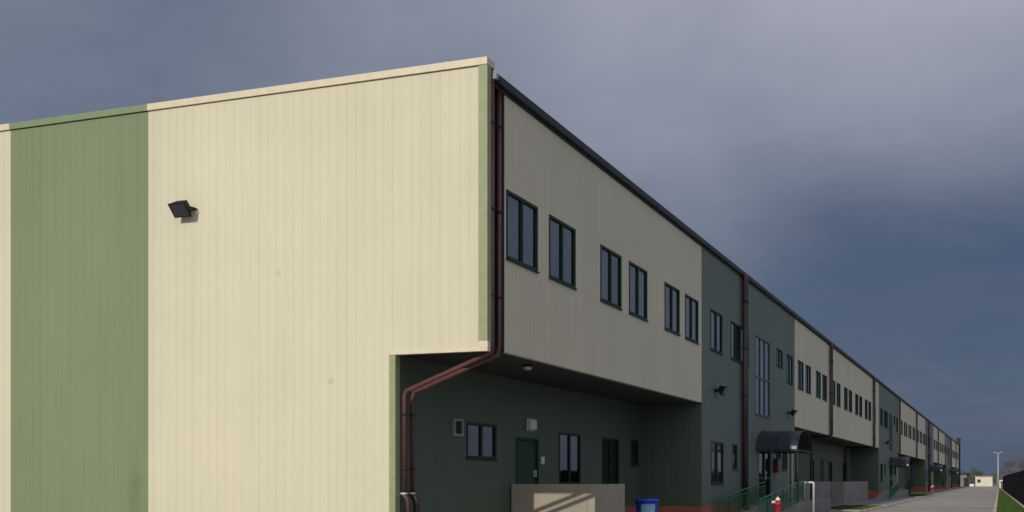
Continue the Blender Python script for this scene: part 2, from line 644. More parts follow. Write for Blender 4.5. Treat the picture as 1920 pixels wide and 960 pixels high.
def window(x, y0, y1, z0, z1, sashes=2, transom=None, curtain=True, store=None, slim=False):
    f = MB()
    t = .045 if slim else .06
    mw = .022 if slim else .036
    frame_mat = M['grey_frame'] if slim else M['frame']
    xa, xb = x - .050, x + .016
    f.box(xa, xb, y0, y1, z0, z0 + t)
    f.box(xa, xb, y0, y1, z1 - t, z1)
    f.box(xa, xb, y0, y0 + t, z0 + t, z1 - t)
    f.box(xa, xb, y1 - t, y1, z0 + t, z1 - t)
    for i in range(1, sashes):
        m = y0 + (y1 - y0) * i / sashes
        f.box(xa + .005, xb - .006, m - mw, m + mw, z0 + t, z1 - t)
    if transom:
        f.box(xa + .01, xb - .012, y0 + t, y1 - t, transom - .05, transom + .05)
    # drip sill
    f.box(x - .02, x + .045, y0 - .02, y1 + .02, z0 - .03, z0 - .001)
    if store is not None:
        i = len(store.v)
        store.v += f.v
        store.f += [tuple(i + q for q in ff) for ff in f.f]
        return
    w0 = f.build('window', frame_mat, house)
    g_ = MB()
    g_.quad((x - .030, y0 + .02, z0 + .02), (x - .030, y1 - .02, z0 + .02), (x - .030, y1 - .02, z1 - .02), (x - .030, y0 + .02, z1 - .02))
    g_.build('pane', M['clear_glass'] if slim else M['glass'], w0)
    if curtain and y0 < 130:
        c = MB()
        for i in range(sashes):
            a = y0 + (y1 - y0) * i / sashes + .04
            b = y0 + (y1 - y0) * (i + 1) / sashes - .04
            r = wr.random()
            if r < .10 and not slim:
                continue
            s0 = a + (b - a) * wr.uniform(.0, .22 if not slim else .03)
            s1 = b
            n = 14
            for j in range(n):
                u0 = s0 + (s1 - s0) * j / n
                u1 = s0 + (s1 - s0) * (j + 1) / n
                d0 = .018 * math.sin(j * 1.7)
                d1 = .018 * math.sin((j + 1) * 1.7)
                c.quad((x - .078 + d0, u0, z0 + .03), (x - .078 + d1, u1, z0 + .03), (x - .078 + d1, u1, z1 - .03), (x - .078 + d0, u0, z1 - .03))
        if c.f:
            c.build('curtain', M['curtain'], w0, smooth=True)


# --- gable, seen full in the sun: cream and green stripes with a notch at the corner
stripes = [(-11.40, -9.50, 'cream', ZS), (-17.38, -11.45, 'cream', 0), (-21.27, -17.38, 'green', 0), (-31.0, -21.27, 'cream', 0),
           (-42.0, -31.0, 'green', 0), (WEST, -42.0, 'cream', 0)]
for (a, b, c, z0) in stripes:
    m = MB()
    b2 = b if z0 or b != -11.45 else -11.45
    m.quad((a, GY, z0), (b2, GY, z0), (b2, GY, ZG - .15), (a, GY, ZG - .15))
    if z0:
        m.v = []
        m.f = []
        m.quad((-11.45, GY, ZS), (-9.49, GY, ZS), (-9.49, GY, ZG - .15), (-11.45, GY, ZG - .15))
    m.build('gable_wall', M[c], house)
    cp = MB()
    top_b = -9.30 if z0 else b2
    a2 = -11.45 if z0 else a
    cp.box(a2 + .003, top_b, GY - .05, GY + .34, ZG - .14, ZG)
    xx = a2 + 1.3
    while xx < top_b - .3:      # lap joints of the folded cap
        cp.box(xx - .03, xx + .03, GY - .054, GY + .344, ZG - .142, ZG + .004)
        xx += 2.6
    cp.build('parapet_cap', M[c + '_trim'], house)
# inner thickness of the parapet and gable
m = MB()
m.box(WEST, -9.32, GY + .02, GY + .30, ZT - .3, ZG - .145)
m.build('parapet', M['gutter'], house)
m = MB()
m.box(-9.488, -9.30, GY - .035, GY + .16, ZS + .14, ZG - .142)
m.build('corner_trim', M['trim'], house)
m = MB()
m.box(-11.45, -9.30, GY - .03, GY + .12, ZS - .06, ZS - .002)
m.box(-9.486, -9.298, GY - .03, GY + .12, ZS + .001, ZS + .138)
m.build('notch_trim', M['cream_trim'], house)
m = MB()
m.box(-11.448, -11.31, GY - .02, GY + .18, 0, ZS - .062)
m.build('corner_trim', M['trim'], house)
# niche for the downpipes behind the corner trim
m = MB()
m.quad((-9.46, GY + .16, ZS), (-9.46, 22.66, ZS), (-9.46, 22.66, ZT), (-9.46, GY + .16, ZT))
m.box(-9.46, FX + .006, 22.66, 22.715, ZS - .02, ZT)
m.build('corner_niche', M['gutter'], house)

creams = [(22.715, 40.0), (59.5, 102.0), (121.6, 164.5), (184.0, 227.0), (246.5, FAR)]
greens = [(40.0, 59.5), (102.0, 121.6), (164.5, 184.0), (227.0, 246.5)]
starts = [21.9, 59.5, 121.6, 184.0, 246.5]
recess_windows = {
    0: [(25.58, 27.33, 2.10, 2.93, 2), (31.84, 33.68, 1.47, 2.92, 2), (35.75, 37.5, 1.30, 2.90, 2), (38.87, 39.76, 2.08, 2.93, 1)],
    1: [(66.0, 67.8, 1.47, 2.92, 2), (79.0, 80.8, 1.47, 2.92, 2), (88.0, 89.8, 1.47, 2.92, 2), (96.0, 97.8, 1.47, 2.92, 2)],
}
DOOR0 = (28.62, 30.22, ZP, 2.68)
late = MB()
for i, (a, b) in enumerate(creams):
    hs = []
    kmax = 3 if i == 0 else 7
    for kk in range(kmax):
        for off in (0, 2.5):
            y0 = starts[i] + .92 + 6.2 * kk + off
            if y0 + 1.78 < b - .1:
                hs.append((y0, y0 + 1.78, 6.07, 7.46))
    wl = MB()
    wall_x(wl, FX, a, b, ZS, ZT, hs)
    # lower return of the overhang
    wl.quad((FX - .12, a, ZS), (FX - .12, b, ZS), (FX, b, ZS), (FX, a, ZS))
    wl.build('upper_wall', M['cream'], house)
    for h in hs:
        window(FX, *h, store=late if i == 4 else None)
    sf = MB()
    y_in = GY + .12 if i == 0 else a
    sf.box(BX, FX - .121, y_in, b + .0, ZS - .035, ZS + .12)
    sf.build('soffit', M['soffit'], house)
    bw = MB()
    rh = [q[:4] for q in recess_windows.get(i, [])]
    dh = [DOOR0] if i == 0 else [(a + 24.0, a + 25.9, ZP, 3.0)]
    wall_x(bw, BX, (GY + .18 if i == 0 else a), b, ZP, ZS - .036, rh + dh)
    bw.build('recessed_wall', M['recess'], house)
    for q in recess_windows.get(i, []):
        window(BX, *q[:4], sashes=q[4], curtain=i > 0)
    pl = MB()
    pl.box(BX - .05, BX + .03, (GY + .18 if i == 0 else a + .03), b - .03, 0, ZP - .004)
    pl.build('plinth', M['plinth'], house)
    # closing cheek walls of the recess
    ck = MB()
    ck.quad((BX, b, ZP), (FX, b, ZP), (FX, b, ZS - .036), (BX, b, ZS - .036))
    if i:
        c2 = MB()
        c2.quad((FX, a, ZP), (BX, a, ZP), (BX, a, ZS - .036), (FX, a, ZS - .036))
        c2.build('cheek_wall', M['recess'], house)
    ck.build('cheek_wall', M['recess'], house)
    pc = MB()
    pc.box(BX + .031, FX + .03, b - .03, b + .05, 0, ZP - .004)
    if i:
        p2 = MB()
        p2.box(BX + .031, FX + .03, a - .05, a + .03, 0, ZP - .004)
        p2.build('plinth', M['plinth'], house)
    pc.build('plinth', M['plinth'], house)
    if i:
        d = MB()
        q = dh[0]
        d.box(BX - .09, BX - .04, q[0] + .01, q[1] - .01, q[2], q[3] - .01)
        d.build('door', M['door'], house)
o = late.build('far_windows', M['frame'], house)
o['kind'] = 'stuff'

for i, (a, b) in enumerate(greens):
    up = [(a + 1.32, a + 3.19, 6.07, 7.46, 2, None), (a + 4.66, a + 6.42, 6.07, 7.46, 2, None), (a + 6.5, a + 8.08, 6.07, 7.46, 2, None),
          (a + 9.44, a + 12.71, 4.27, 7.46, 3, 5.80), (a + 14.43, a + 15.97, 6.66, 7.44, 2, None), (a + 17.15, a + 18.84, 6.12, 7.44, 2, None)]
    lo = [(a + 1.40, a + 3.37, 1.47, 2.93, 2, None), (a + 4.95, a + 5.82, 2.0, 2.93, 1, None)]
    en = [(a + 10.3, a + 13.0, ZP, 2.95)]
    lo += [(a + 14.3, a + 15.5, 2.05, 2.95, 2, None), (a + 15.9, a + 17.2, 2.05, 2.95, 2, None)]
    dr = [(a + 17.7, a + 18.9, ZP, 2.90)]
    if i > 1:
        lo = lo[:1]
        up = up[:1] + up[2:4]
    wl = MB()
    wall_x(wl, FX, a, b, ZP, ZT, [q[:4] for q in up + lo] + en + dr)
    wl.build('green_wall', M['grey_green'], house)
    pl = MB()
    pl.box(FX - .05, FX + .03, a + .051, b - .051, 0, ZP - .004)
    pl.build('plinth', M['plinth'], house)
    for q in up + lo:
        window(FX, *q[:4], sashes=q[4], transom=q[5], slim=bool(q[5]))
    # glazed double entrance door
    q = en[0]
    e = MB()
    for (c, d) in ((q[0], q[0] + .09), ((q[0] + q[1]) / 2 - .06, (q[0] + q[1]) / 2 + .06), (q[1] - .09, q[1])):
        e.box(FX - .11, FX - .02, c, d, q[2], q[3] - .10)
    e.box(FX - .11, FX - .02, q[0], q[1], q[3] - .099, q[3])
    e.box(FX - .108, FX - .022, q[0] + .091, q[1] - .091, q[2] + .9, q[2] + 1.0)
    ed = e.build('entrance_door', M['frame'], house)
    e = MB()
    e.quad((FX - .07, q[0] + .03, q[2] + .02), (FX - .07, q[1] - .03, q[2] + .02), (FX - .07, q[1] - .03, q[3] - .02), (FX - .07, q[0] + .03, q[3] - .02))
    e.build('pane', M['glass'], ed)
    e = MB()
    e.box(FX - .01, FX + .03, (q[0] + q[1]) / 2 + .10, (q[0] + q[1]) / 2 + .13, q[2] + .85, q[2] + 1.25)
    e.build('handle', M['galv'], ed)
    q = dr[0]
    d = MB()
    d.box(FX - .10, FX - .05, q[0] + .05, q[1] - .05, q[2], q[3] - .05)
    dd = d.build('door', M['door'], house)
    d = MB()
    d.box(FX - .10, FX + .012, q[0], q[0] + .05, q[2], q[3])
    d.box(FX - .10, FX + .012, q[1] - .05, q[1], q[2], q[3])
    d.box(FX - .10, FX + .012, q[0] + .05, q[1] - .05, q[3] - .05, q[3])
    d.build('door_frame', M['galv'], dd)

# recess door with frame, handle
q = DOOR0
d = MB()
d.box(BX - .10, BX - .05, q[0] + .06, q[1] - .06, q[2], q[3] - .06)
dd = d.build('door', M['door'], house)
d = MB()
d.box(BX - .10, BX + .015, q[0], q[0] + .06, q[2], q[3])
d.box(BX - .10, BX + .015, q[1] - .06, q[1], q[2], q[3])
d.box(BX - .10, BX + .015, q[0] + .06, q[1] - .06, q[3] - .06, q[3])
d.build('door_frame', M['frame'], dd)
d = MB()
d.box(BX - .05, BX + .02, q[1] - .22, q[1] - .17, 1.68, 1.86)
d.build('handle', M['galv'], dd)
d = MB()
d.box(BX, BX + .06, 30.40, 30.55, 2.02, 2.22)
d.build('keypad', M['white'], house, bevel=.008)
# framed ventilation grille
d = MB()
y0, y1, z0, z1 = 24.80, 25.32, 2.58, 2.98
d.box(BX, BX + .05, y0, y1, z0, z0 + .06)
d.box(BX, BX + .05, y0, y1, z1 - .06, z1)
d.box(BX, BX + .05, y0, y0 + .08, z0 + .06, z1 - .06)
d.box(BX, BX + .05, y1 - .08, y1, z0 + .06, z1 - .06)
vg = d.build('vent_grille', M['vent'], house)
d = MB()
for kk in range(5):
    zz_ = z0 + .07 + kk * .055
    d.quad((BX + .006, y0 + .08, zz_), (BX + .006, y1 - .08, zz_), (BX + .035, y1 - .08, zz_ + .045), (BX + .035, y0 + .08, zz_ + .045))
d.build('slats', M['dark_metal'], vg)

# eaves gutter and the roof behind it
m = MB()
m.box(FX - .02, FX + .02, GY + .345, FAR, ZT - .07, ZT + .02)
m.box(FX + .02, FX + .11, GY + .345, FAR, ZT + .005, ZT + .155)
m.build('gutter', M['gutter'], house)
m = MB()
m.box(FX - .02, FX + .10, GY + .20, GY + .34, ZT + .05, ZT + .18)
m.build('gutter_end', M['vent'], house, bevel=.02)
m = MB()
m.quad((WEST, GY + .3, ZT + .12), (FX - .021, GY + .3, ZT + .12), (FX - .021, FAR, ZT + .12), (WEST, FAR, ZT + .12))
m.build('roof', M['roof'], house)
m = MB()
m.quad((WEST, GY + .01, 0), (WEST, FAR, 0), (WEST, FAR, ZT + .1), (WEST, GY + .01, ZT + .1))
m.quad((WEST, FAR + .012, 0), (FX - .02, FAR + .012, 0), (FX - .02, FAR + .012, ZT + .1), (WEST, FAR + .012, ZT + .1))
m.build('rear_wall', M['cream'], house)

# corner downpipes: down the niche, back under the overhang, then down the recessed wall
for (yy, mt) in ((22.13, 'pipe'), (22.50, 'pipe')):
    m = MB()
    xt = -9.318
    m.tube([(xt, yy, ZT + .05), (xt, yy, 4.24), (xt - .03, yy, 4.10), (-11.20, yy, 3.40), (-11.24, yy, 3.28), (-11.24, yy, 1.30)], .047, 14)
    pp = m.build('downpipe', M[mt], house, smooth=True)
    m = MB()
    m.tube([(-11.24, yy, 1.36), (-11.24, yy, 1.28), (-11.17, yy, 1.22), (-11.15, yy, 1.10), (-11.15, yy, .05)], .066, 14)
    m.build('standpipe', M['pipe_dark'], pp, smooth=True)
    m = MB()
    m.tube([(-11.25, yy, 1.345), (-11.25, yy, 1.305)], .08, 14)
    m.build('collar', M['galv'], pp, smooth=True)
    m = MB()
    for z in (8.6, 6.9, 5.2):
        m.tube([(xt, yy, z), (xt, yy, z + .05)], .060, 14)
    for z in (2.9, 1.8):
        m.tube([(-11.24, yy, z), (-11.24, yy, z + .05)], .060, 14)
    m.build('clips', M['dark_metal'], pp, smooth=True)
for yc in (46.75, 71.95, 97.0, 121.75, 146.4, 171.0, 195.8, 220.6, 245.4, 270.2):
    over = any(a < yc < b for a, b in creams)
    for dy in (-.17, .17):
        m = MB()
        x0 = FX + .13
        yy = yc + dy
        if over:
            m.tube([(x0, yy, ZT + .05), (x0, yy, 4.25), (x0 - .10, yy, 4.06), (BX + .22, yy, 4.05), (BX + .14, yy, 3.95), (BX + .14, yy, .05)], .075, 10)
        else:
            m.tube([(x0, yy, ZT + .05), (x0, yy, .05)], .085, 10)
        pp = m.build('downpipe', M['pipe_dark'], house, smooth=True)
        if yc < 100:
            m = MB()
            for z in (8.4, 6.6, 4.8):
                m.tube([(x0, yy, z), (x0, yy, z + .06)], .10, 10)
            m.build('clips', M['dark_metal'], pp, smooth=True)
# brown brick stack standing at the far corner
m = MB()
m.box(-9.75, -9.1, FAR + .05, FAR + 6.0, 0, 10.7)
m.box(-9.8, -9.05, FAR - .02, FAR + 6.1, 10.7, 10.95)
tag(m.build('brick_stack', M['brownwall']), 'reddish brown brick stack rising at the far end of the warehouse', 'chimney')


# ------------------------------------------------------------------ floodlights
def floodlight(name, pos, aim, size, label, mount):
    """boxy lamp on a U bracket; aim = direction the glass faces, mount = direction away from the wall"""
    P = Vector(pos)
    t = thing(name, label, 'floodlight', pos, 'floodlights on the warehouse walls')
    A = Vector(aim).normalized()
    mo = Vector(mount).normalized()
    side = mo.cross(Vector((0, 0, 1))).normalized()
    upv = side.cross(A).normalized()
    if upv.z < 0:
        upv = -upv
    C = P + mo * (size * .72)
    w_, h_, d_ = size * .62, size * .50, size * .38

    def frust(mb, s0, s1, z0, z1):
        i = len(mb.v)
        for (s, z) in ((s0, z0), (s1, z1)):
            for (sx, sy) in ((-1, -1), (1, -1), (1, 1), (-1, 1)):
                mb.v.append(tuple(C + side * (sx * w_ * s) + upv * (sy * h_ * s) + A * z))
        for q_ in ((3, 2, 1, 0), (4, 5, 6, 7), (0, 1, 5, 4), (1, 2, 6, 5), (2, 3, 7, 6), (3, 0, 4, 7)):
            mb.f.append(tuple(i + k_ for k_ in q_))
    m = MB()
    frust(m, .62, .98, -d_, d_ * .55)
    frust(m, 1.04, 1.04, d_ * .551, d_ * .72)
    for kk in range(-2, 3):
        c0 = C - A * d_ + side * (kk * w_ * .22)
        m.tube([c0 - upv * h_ * .5, c0 + upv * h_ * .5], size * .035, 4)
    m.build('housing', M['black'], t, bevel=.006)
    m = MB()
    frust(m, .86, .86, d_ * .721, d_ * .735)
    m.build('lamp_glass', M['lens'], t)
    m = MB()
    base = P + mo * .01
    for sg in (-1, 1):
        e0 = base + side * (sg * w_ * 1.12) + mo * .02
        e1 = C + side * (sg * w_ * 1.12)
        m.tube([e0, e1], size * .05, 6)
    m.tube([base - side * w_ * 1.15 + mo * .02, base + side * w_ * 1.15 + mo * .02], size * .05, 6)
    m.tube([P, P + mo * .05], size * .22, 10)
    m.build('bracket', M['black'], t)
    return t


floodlight('floodlight', (-16.32, GY, 7.42), (.0, -.85, -.85), .34, 'black floodlight on the sunny cream gable wall', (0, -1, 0))
floodlight('floodlight', (FX, 42.1, 4.72), (1, 0, -.6), .34, 'small black floodlight on the green wall left of the first brown pipe pair', (1, 0, 0))
floodlight('floodlight', (FX, 57.6, 4.72), (1, 0, -.6), .34, 'small black floodlight above the nearest arched canopy', (1, 0, 0))
floodlight('floodlight', (FX, 107.6, 4.75), (1, 0, -.6), .36, 'distant black floodlight on the second green wall section', (1, 0, 0))
floodlight('floodlight', (FX, 170.0, 4.75), (1, 0, -.6), .36, 'tiny black floodlight on the third green wall section far away', (1, 0, 0))
# lamp under the overhang
t = thing('soffit_lamp', 'pale bulkhead lamp under the dark overhang near the corner', 'lamp', (-9.72, 25.1, ZS - .035))
m = MB()
m.lathe(-9.72, 25.1, [(.10, ZS - .036), (.12, ZS - .06), (.12, ZS - .08)], 16)
m.build('base', M['black'], t, smooth=True)
m = MB()
m.lathe(-9.72, 25.1, [(.11, ZS - .081), (.10, ZS - .12), (.06, ZS - .15), (.01, ZS - .158)], 16)
m.build('lamp_glass', M['galv'], t, smooth=True)
t = thing('wall_lamp', 'white box lamp on the dark wall above the green door', 'lamp', (BX, 29.55, 3.0))
m = MB()
m.box(BX + .002, BX + .05, 29.33, 29.77, 2.86, 3.20)
m.build('base', M['galv'], t, bevel=.01)
m = MB()
m.box(BX + .051, BX + .16, 29.37, 29.73, 2.89, 3.17)
m.build('lamp_shade', M['white'], t, bevel=.03)

# ------------------------------------------------------------------ landings, ramp, railings
def landing(y0, y1, x1, label, mat, x0=BX + .035):
    t = thing('concrete_landing', label, 'landing', (x1, y0, 0), 'raised concrete landings along the warehouse')
    m = MB()
    m.box(x0, x1, y0, y1, .05, ZP - .01)
    m.build('floor_slab', mat, t, bevel=.01)
    m = MB()
    m.box(x0, x1 - .202, y0, y0 + .20, ZP - .008, 1.50)
    m.build('parapet', mat, t, bevel=.012)
    m = MB()
    m.box(x1 - .20, x1, y0, y1, ZP - .008, 1.497)
    m.build('parapet', mat, t, bevel=.012)
    return t


landing(28.22, 30.75, -9.18, 'sunlit concrete landing with solid parapet at the near recessed door', M['concrete'])
landing(61.9, 71.0, -9.12, 'grey concrete landing just past the first railing', M['grey_concrete'])
landing(77.6, 91.8, -9.12, 'longer grey concrete landing deep in the second recess', M['grey_concrete'])

RX = -7.66
def ramp(y_shift, label, x1=RX + .08, c=59.2):
    t = thing('entrance_ramp', label, 'ramp', (RX, 41.0 + y_shift, 0), 'entrance ramps under the canopies')
    a, b, c = 41.0 + y_shift, 50.4 + y_shift, c + y_shift
    x0 = FX + .035
    m = MB()
    i = len(m.v)
    for (yy, z) in ((a, .102), (b, ZP), (c, ZP)):
        m.v += [(x0, yy, .05), (x1, yy, .05), (x1, yy, z), (x0, yy, z)]
    for s in (0, 4):
        for q_ in ((0, 1, 5, 4), (1, 2, 6, 5), (2, 3, 7, 6), (3, 0, 4, 7)):
            m.f.append(tuple(i + s + k_ for k_ in q_))
    m.f.append((0, 3, 2, 1))
    m.f.append((8, 9, 10, 11))
    m.build('ramp_slab', M['grey_concrete'], t)


ramp(0, 'sloping concrete ramp behind the nearest green railing')
ramp(55.6, 'distant concrete ramp behind the second green railing', -7.98, 60.3)


def ramp_z(yy):
    return .102 + (ZP - .102) * min(1, max(0, (yy - 41.0) / 9.4))


def railing(name, x, y0, y1, label, sh=0.0, ret=True, hh=.80):
    t = thing(name, label, 'railing', (x, y0 + sh, 0), 'green railings at the entrance ramps')
    n = int((y1 - y0) / 1.55)
    ps = [y0 + (y1 - y0) * i / n for i in range(n + 1)]
    m = MB()
    m.tube([(x, p_ + sh, ramp_z(p_) + hh) for p_ in ps], .032, 8)
    m.tube([(x, p_ + sh, ramp_z(p_) + hh - .14) for p_ in ps], .02, 6)
    m.tube([(x, p_ + sh, ramp_z(p_) + .12) for p_ in ps], .02, 6)
    m.build('handrail', M['railing'], t, smooth=True)
    m = MB()
    yy = y0 + .12
    while yy < y1:
        z = ramp_z(yy)
        m.box(x - .009, x + .009, yy + sh - .011, yy + sh + .011, z + .12, z + hh - .14)
        yy += .22
    m.build('baluster_row', M['railing'], t)
    for p_ in ps:
        m = MB()
        z = ramp_z(p_)
        m.box(x - .025, x + .025, p_ + sh - .025, p_ + sh + .025, z, z + hh - .02)
        m.build('post', M['railing'], t)
    return t


railing('ramp_railing', RX, 41.4, 51.2, 'bright green sloped railing on the road side of the nearest ramp')
railing('ramp_railing', -9.02, 41.4, 50.0, 'dull green railing along the wall side of the nearest ramp', hh=.82)
railing('ramp_railing', -8.04, 41.4, 49.5, 'distant green railing before the second arched canopy', sh=55.6)
t = thing('barrier_hoop', 'pale galvanised hoop at the top end of the green railing', 'hoop', (-7.42, 51.3, .1))
m = MB()
m.tube([(-7.66, 51.4, ZP), (-7.66, 51.4, 1.47), (-7.63, 51.4, 1.50), (-7.30, 51.4, 1.50), (-7.27, 51.4, 1.47), (-7.27, 51.4, .1)], .045, 10)
m.build('hoop_tube', M['galv'], t, smooth=True)
m = MB()
m.box(-7.35, -7.19, 51.32, 51.48, .10, .112)
m.build('foot', M['galv'], t)


# ------------------------------------------------------------------ arched canopies
def canopy(yc, label):
    x0, x1, zs, rise, hw = FX + .01, -7.65, 2.84, .80, 2.0
    t = thing('entrance_canopy', label, 'canopy', (FX, yc, 0), 'arched canopies over the warehouse entrances')

    def arc(x, s=1.0, n=20):
        return [(x, yc - hw * s * math.cos(math.pi * i / n), zs + rise * s * math.sin(math.pi * i / n)) for i in range(n + 1)]
    m = MB()
    A, B = arc(x0), arc(x1)
    A2, B2 = arc(x0, .985), arc(x1, .985)
    for i in range(20):
        m.quad(A[i], B[i], B[i + 1], A[i + 1])
        m.quad(A2[i], A2[i + 1], B2[i + 1], B2[i])
    m.build('cover', M['canopy'], t, smooth=True)
    for xx, mt, r in ((x0 + .03, 'dark_metal', .03), ((x0 + x1) / 2, 'dark_metal', .028), (x1 + .005, 'dark_metal', .03)):
        m = MB()
        m.tube(arc(xx, 1.012), r, 8)
        m.build('rib', M[mt], t, smooth=True)
    m = MB()
    for s in (-1, 1):
        m.box(x0, x1 + .04, yc + s * hw - .04, yc + s * hw + .04, zs - .09, zs - .005)
    m.box(x1 - .04, x1 + .03, yc - hw + .041, yc + hw - .041, zs - .085, zs - .01)
    m.build('beam', M['dark_metal'], t)
    for s in (-1, 1):
        m = MB()
        m.tube([(x1 - .01, yc + s * (hw - .06), ZP), (x1 - .01, yc + s * (hw - .06), zs - .09)], .05, 10)
        m.build('post', M['dark_metal'], t, smooth=True)
    return t


canopy(51.6, 'nearest arched smoked canopy on posts beside the first green wall')
canopy(113.6, 'second arched canopy, at the middle green wall section')
canopy(176.1, 'third arched canopy, far down the warehouse')
canopy(238.6, 'farthest arched canopy near the end of the warehouse')

# red fire cabinet boxes by the entrance
for (yy, xx, lab) in ((53.9, FX + .04, 'dark red fire cabinet on the green wall under the nearest canopy'),
                      (64.3, BX + .04, 'dark red fire cabinet on the recessed wall above the first grey landing')):
    t = thing('fire_cabinet', lab, 'cabinet', (xx, yy, 2.0), 'red fire cabinets')
    m = MB()
    m.box(xx - .03, xx + .16, yy - .32, yy + .32, 1.92, 2.52)
    m.build('case', M['cabinet_red'], t, bevel=.012)
    m = MB()
    m.box(xx + .162, xx + .175, yy - .27, yy + .27, 1.97, 2.47)
    m.build('door', M['pipe'], t)


# ------------------------------------------------------------------ hydrants, bins
def hydrant(x, y, label):
    t = thing('fire_hydrant', label, 'hydrant', (x, y, .1), 'red fire hydrants along the pavement')
    m = MB()
    m.lathe(x, y, [(.15, .10), (.15, .14), (.10, .15), (.095, .72), (.12, .74), (.12, .80), (.10, .82), (.095, .88), (.05, .90)], 18)
    m.build('barrel', M['red'], t, smooth=True)
    m = MB()
    m.lathe(x, y, [(.085, .90), (.088, .92), (.07, .97), (.035, .99), (.03, 1.02)], 16)
    m.build('cap', M['white'], t, smooth=True)
    for (dx, dy) in ((-.15, -.05),):
        m = MB()
        m.tube([(x + dx * .5, y + dy * .5, .84), (x + dx, y + dy, .84)], .045, 10)
        m.tube([(x + dx, y + dy, .84), (x + dx * 1.3, y + dy * 1.3, .84)], .058, 10)
        m.build('outlet', M['white'], t, smooth=True)


hydrant(-7.2, 42.4, 'red fire hydrant with white cap in front of the nearest railing')
hydrant(-7.2, 141.5, 'tiny distant red fire hydrant beyond the far lawn strip')

bx, by = -10.15, 36.35
t = thing('blue_bin', 'round blue plastic bin with pale label by the red plinth', 'bin', (bx, by, .1))
m = MB()
m.lathe(bx, by, [(.30, .10), (.31, .12), (.345, .86), (.345, .93)], 28)
m.build('body', M['blue'], t, smooth=True)
m = MB()
m.lathe(bx, by, [(.35, .932), (.375, .94), (.375, 1.0), (.35, 1.02), (.20, 1.045), (.05, 1.05)], 28)
m.build('lid', M['binlid'], t, smooth=True)
m = MB()
n = 12
for i in range(n):
    a0 = R(-105 + 75 * i / n)
    a1 = R(-105 + 75 * (i + 1) / n)
    rr = .352
    m.quad((bx + rr * math.cos(a0), by + rr * math.sin(a0), .55), (bx + rr * math.cos(a1), by + rr * math.sin(a1), .55),
           (bx + rr * math.cos(a1), by + rr * math.sin(a1), .86), (bx + rr * math.cos(a0), by + rr * math.sin(a0), .86))
m.build('label', M['label'], t)


def wheelie(x, y, label):
    t = thing('wheelie_bin', label, 'bin', (x, y, .1), 'dark green bins by the warehouse wall')
    m = MB()
    i = 0
    for (s, z) in ((.24, .18), (.30, 1.02)):
        m.v += [(x - s, y - s, z), (x + s, y - s, z), (x + s, y + s, z), (x - s, y + s, z)]
    for q_ in ((0, 3, 2, 1), (4, 5, 6, 7), (0, 1, 5, 4), (1, 2, 6, 5), (2, 3, 7, 6), (3, 0, 4, 7)):
        m.f.append(q_)
    m.build('body', M['greenbin'], t, bevel=.02)
    m = MB()
    m.box(x - .33, x + .33, y - .33, y + .33, 1.022, 1.10)
    m.build('lid', M['greenbin'], t, bevel=.02)
    for s in (-1, 1):
        m = MB()
        m.tube([(x - .26, y + s * .25 - .03, .19), (x - .26, y + s * .25 + .03, .19)], .09, 12)
        m.build('wheel', M['black'], t)


wheelie(-8.7, 126.0, 'dark green bin standing by the far lawn strip')

# ------------------------------------------------------------------ fence on the right
t = thing('slat_fence', 'tall dark slatted fence along the right side of the grass strip', 'fence', (kr(40) + .4, 40, 0))
fx = lambda yy: kr(yy) + .28
ys = [20 + 3.0 * i for i in range(66)]
fr_ = random.Random(5)
sl = MB()
for a, b in zip(ys, ys[1:]):
    nn = 20
    for i in range(nn):
        y0 = a + (b - a) * i / nn
        y1 = y0 + .125
        x0 = fx(y0)
        dz = fr_.uniform(-.03, .03)
        sl.box(x0 - .012, x0 + .012, y0, y1, .12, 2.18 + dz)
sl.build('slats', M['fence'], t)
m = MB()
for a, b in zip(ys, ys[1:]):
    for z in (.4, 1.9):
        m.tube([(fx(a) + .04, a, z), (fx(b) + .04, b, z)], .025, 4)
m.build('rails', M['dark_metal'], t)
for a in ys:
    m = MB()
    m.box(fx(a) + .03, fx(a) + .11, a - .04, a + .04, 0, 2.24)
    m.build('post', M['dark_metal'], t)

# ------------------------------------------------------------------ far end of the yard
kx, ky = -4.6, 328.0
t = thing('gate_kiosk', 'small cream gatehouse at the far end of the road', 'kiosk', (kx, ky, 0))
m = MB()
m.box(kx - 2.0, kx + 2.0, ky, ky + 3.0, 0, 2.42)
m.build('wall', M['kiosk'], t)
m = MB()
m.box(kx - 2.15, kx + 2.15, ky - .15, ky + 3.15, 2.421, 2.62)
m.build('roof', M['kiosk_roof'], t)
m = MB()
m.box(kx - 1.55, kx - .75, ky - .03, ky + .02, .95, 1.75)
wq = m.build('window', M['frame'], t)
m = MB()
m.box(kx + .9, kx + 1.7, ky - .03, ky + .02, .02, 1.95)
m.build('door', M['kiosk'], t)
m = MB()
m.box(-9.6, -6.9, 325.5, 326.0, 0, .55)
m.box(-9.64, -6.86, 325.46, 326.04, .55, .62)
tag(m.build('low_wall', M['white']), 'low white wall left of the small gatehouse', 'wall')
hx, hy = -8.7, 312.0
t = thing('grey_shed', 'flat-roofed grey shed just past the end of the warehouse', 'shed', (hx, hy, 0))
m = MB()
m.box(hx - 1.6, hx + 1.0, hy, hy + 5, 0, 2.95)
m.build('wall', M['hut'], t)
m = MB()
m.box(hx - 1.8, hx + 1.25, hy - .25, hy + 5.2, 2.951, 3.2)
m.build('roof', M['dark_metal'], t)
m = MB()
m.box(hx - .2, hx + .6, hy - .03, hy + .02, .02, 2.1)
m.build('door', M['dark_metal'], t)

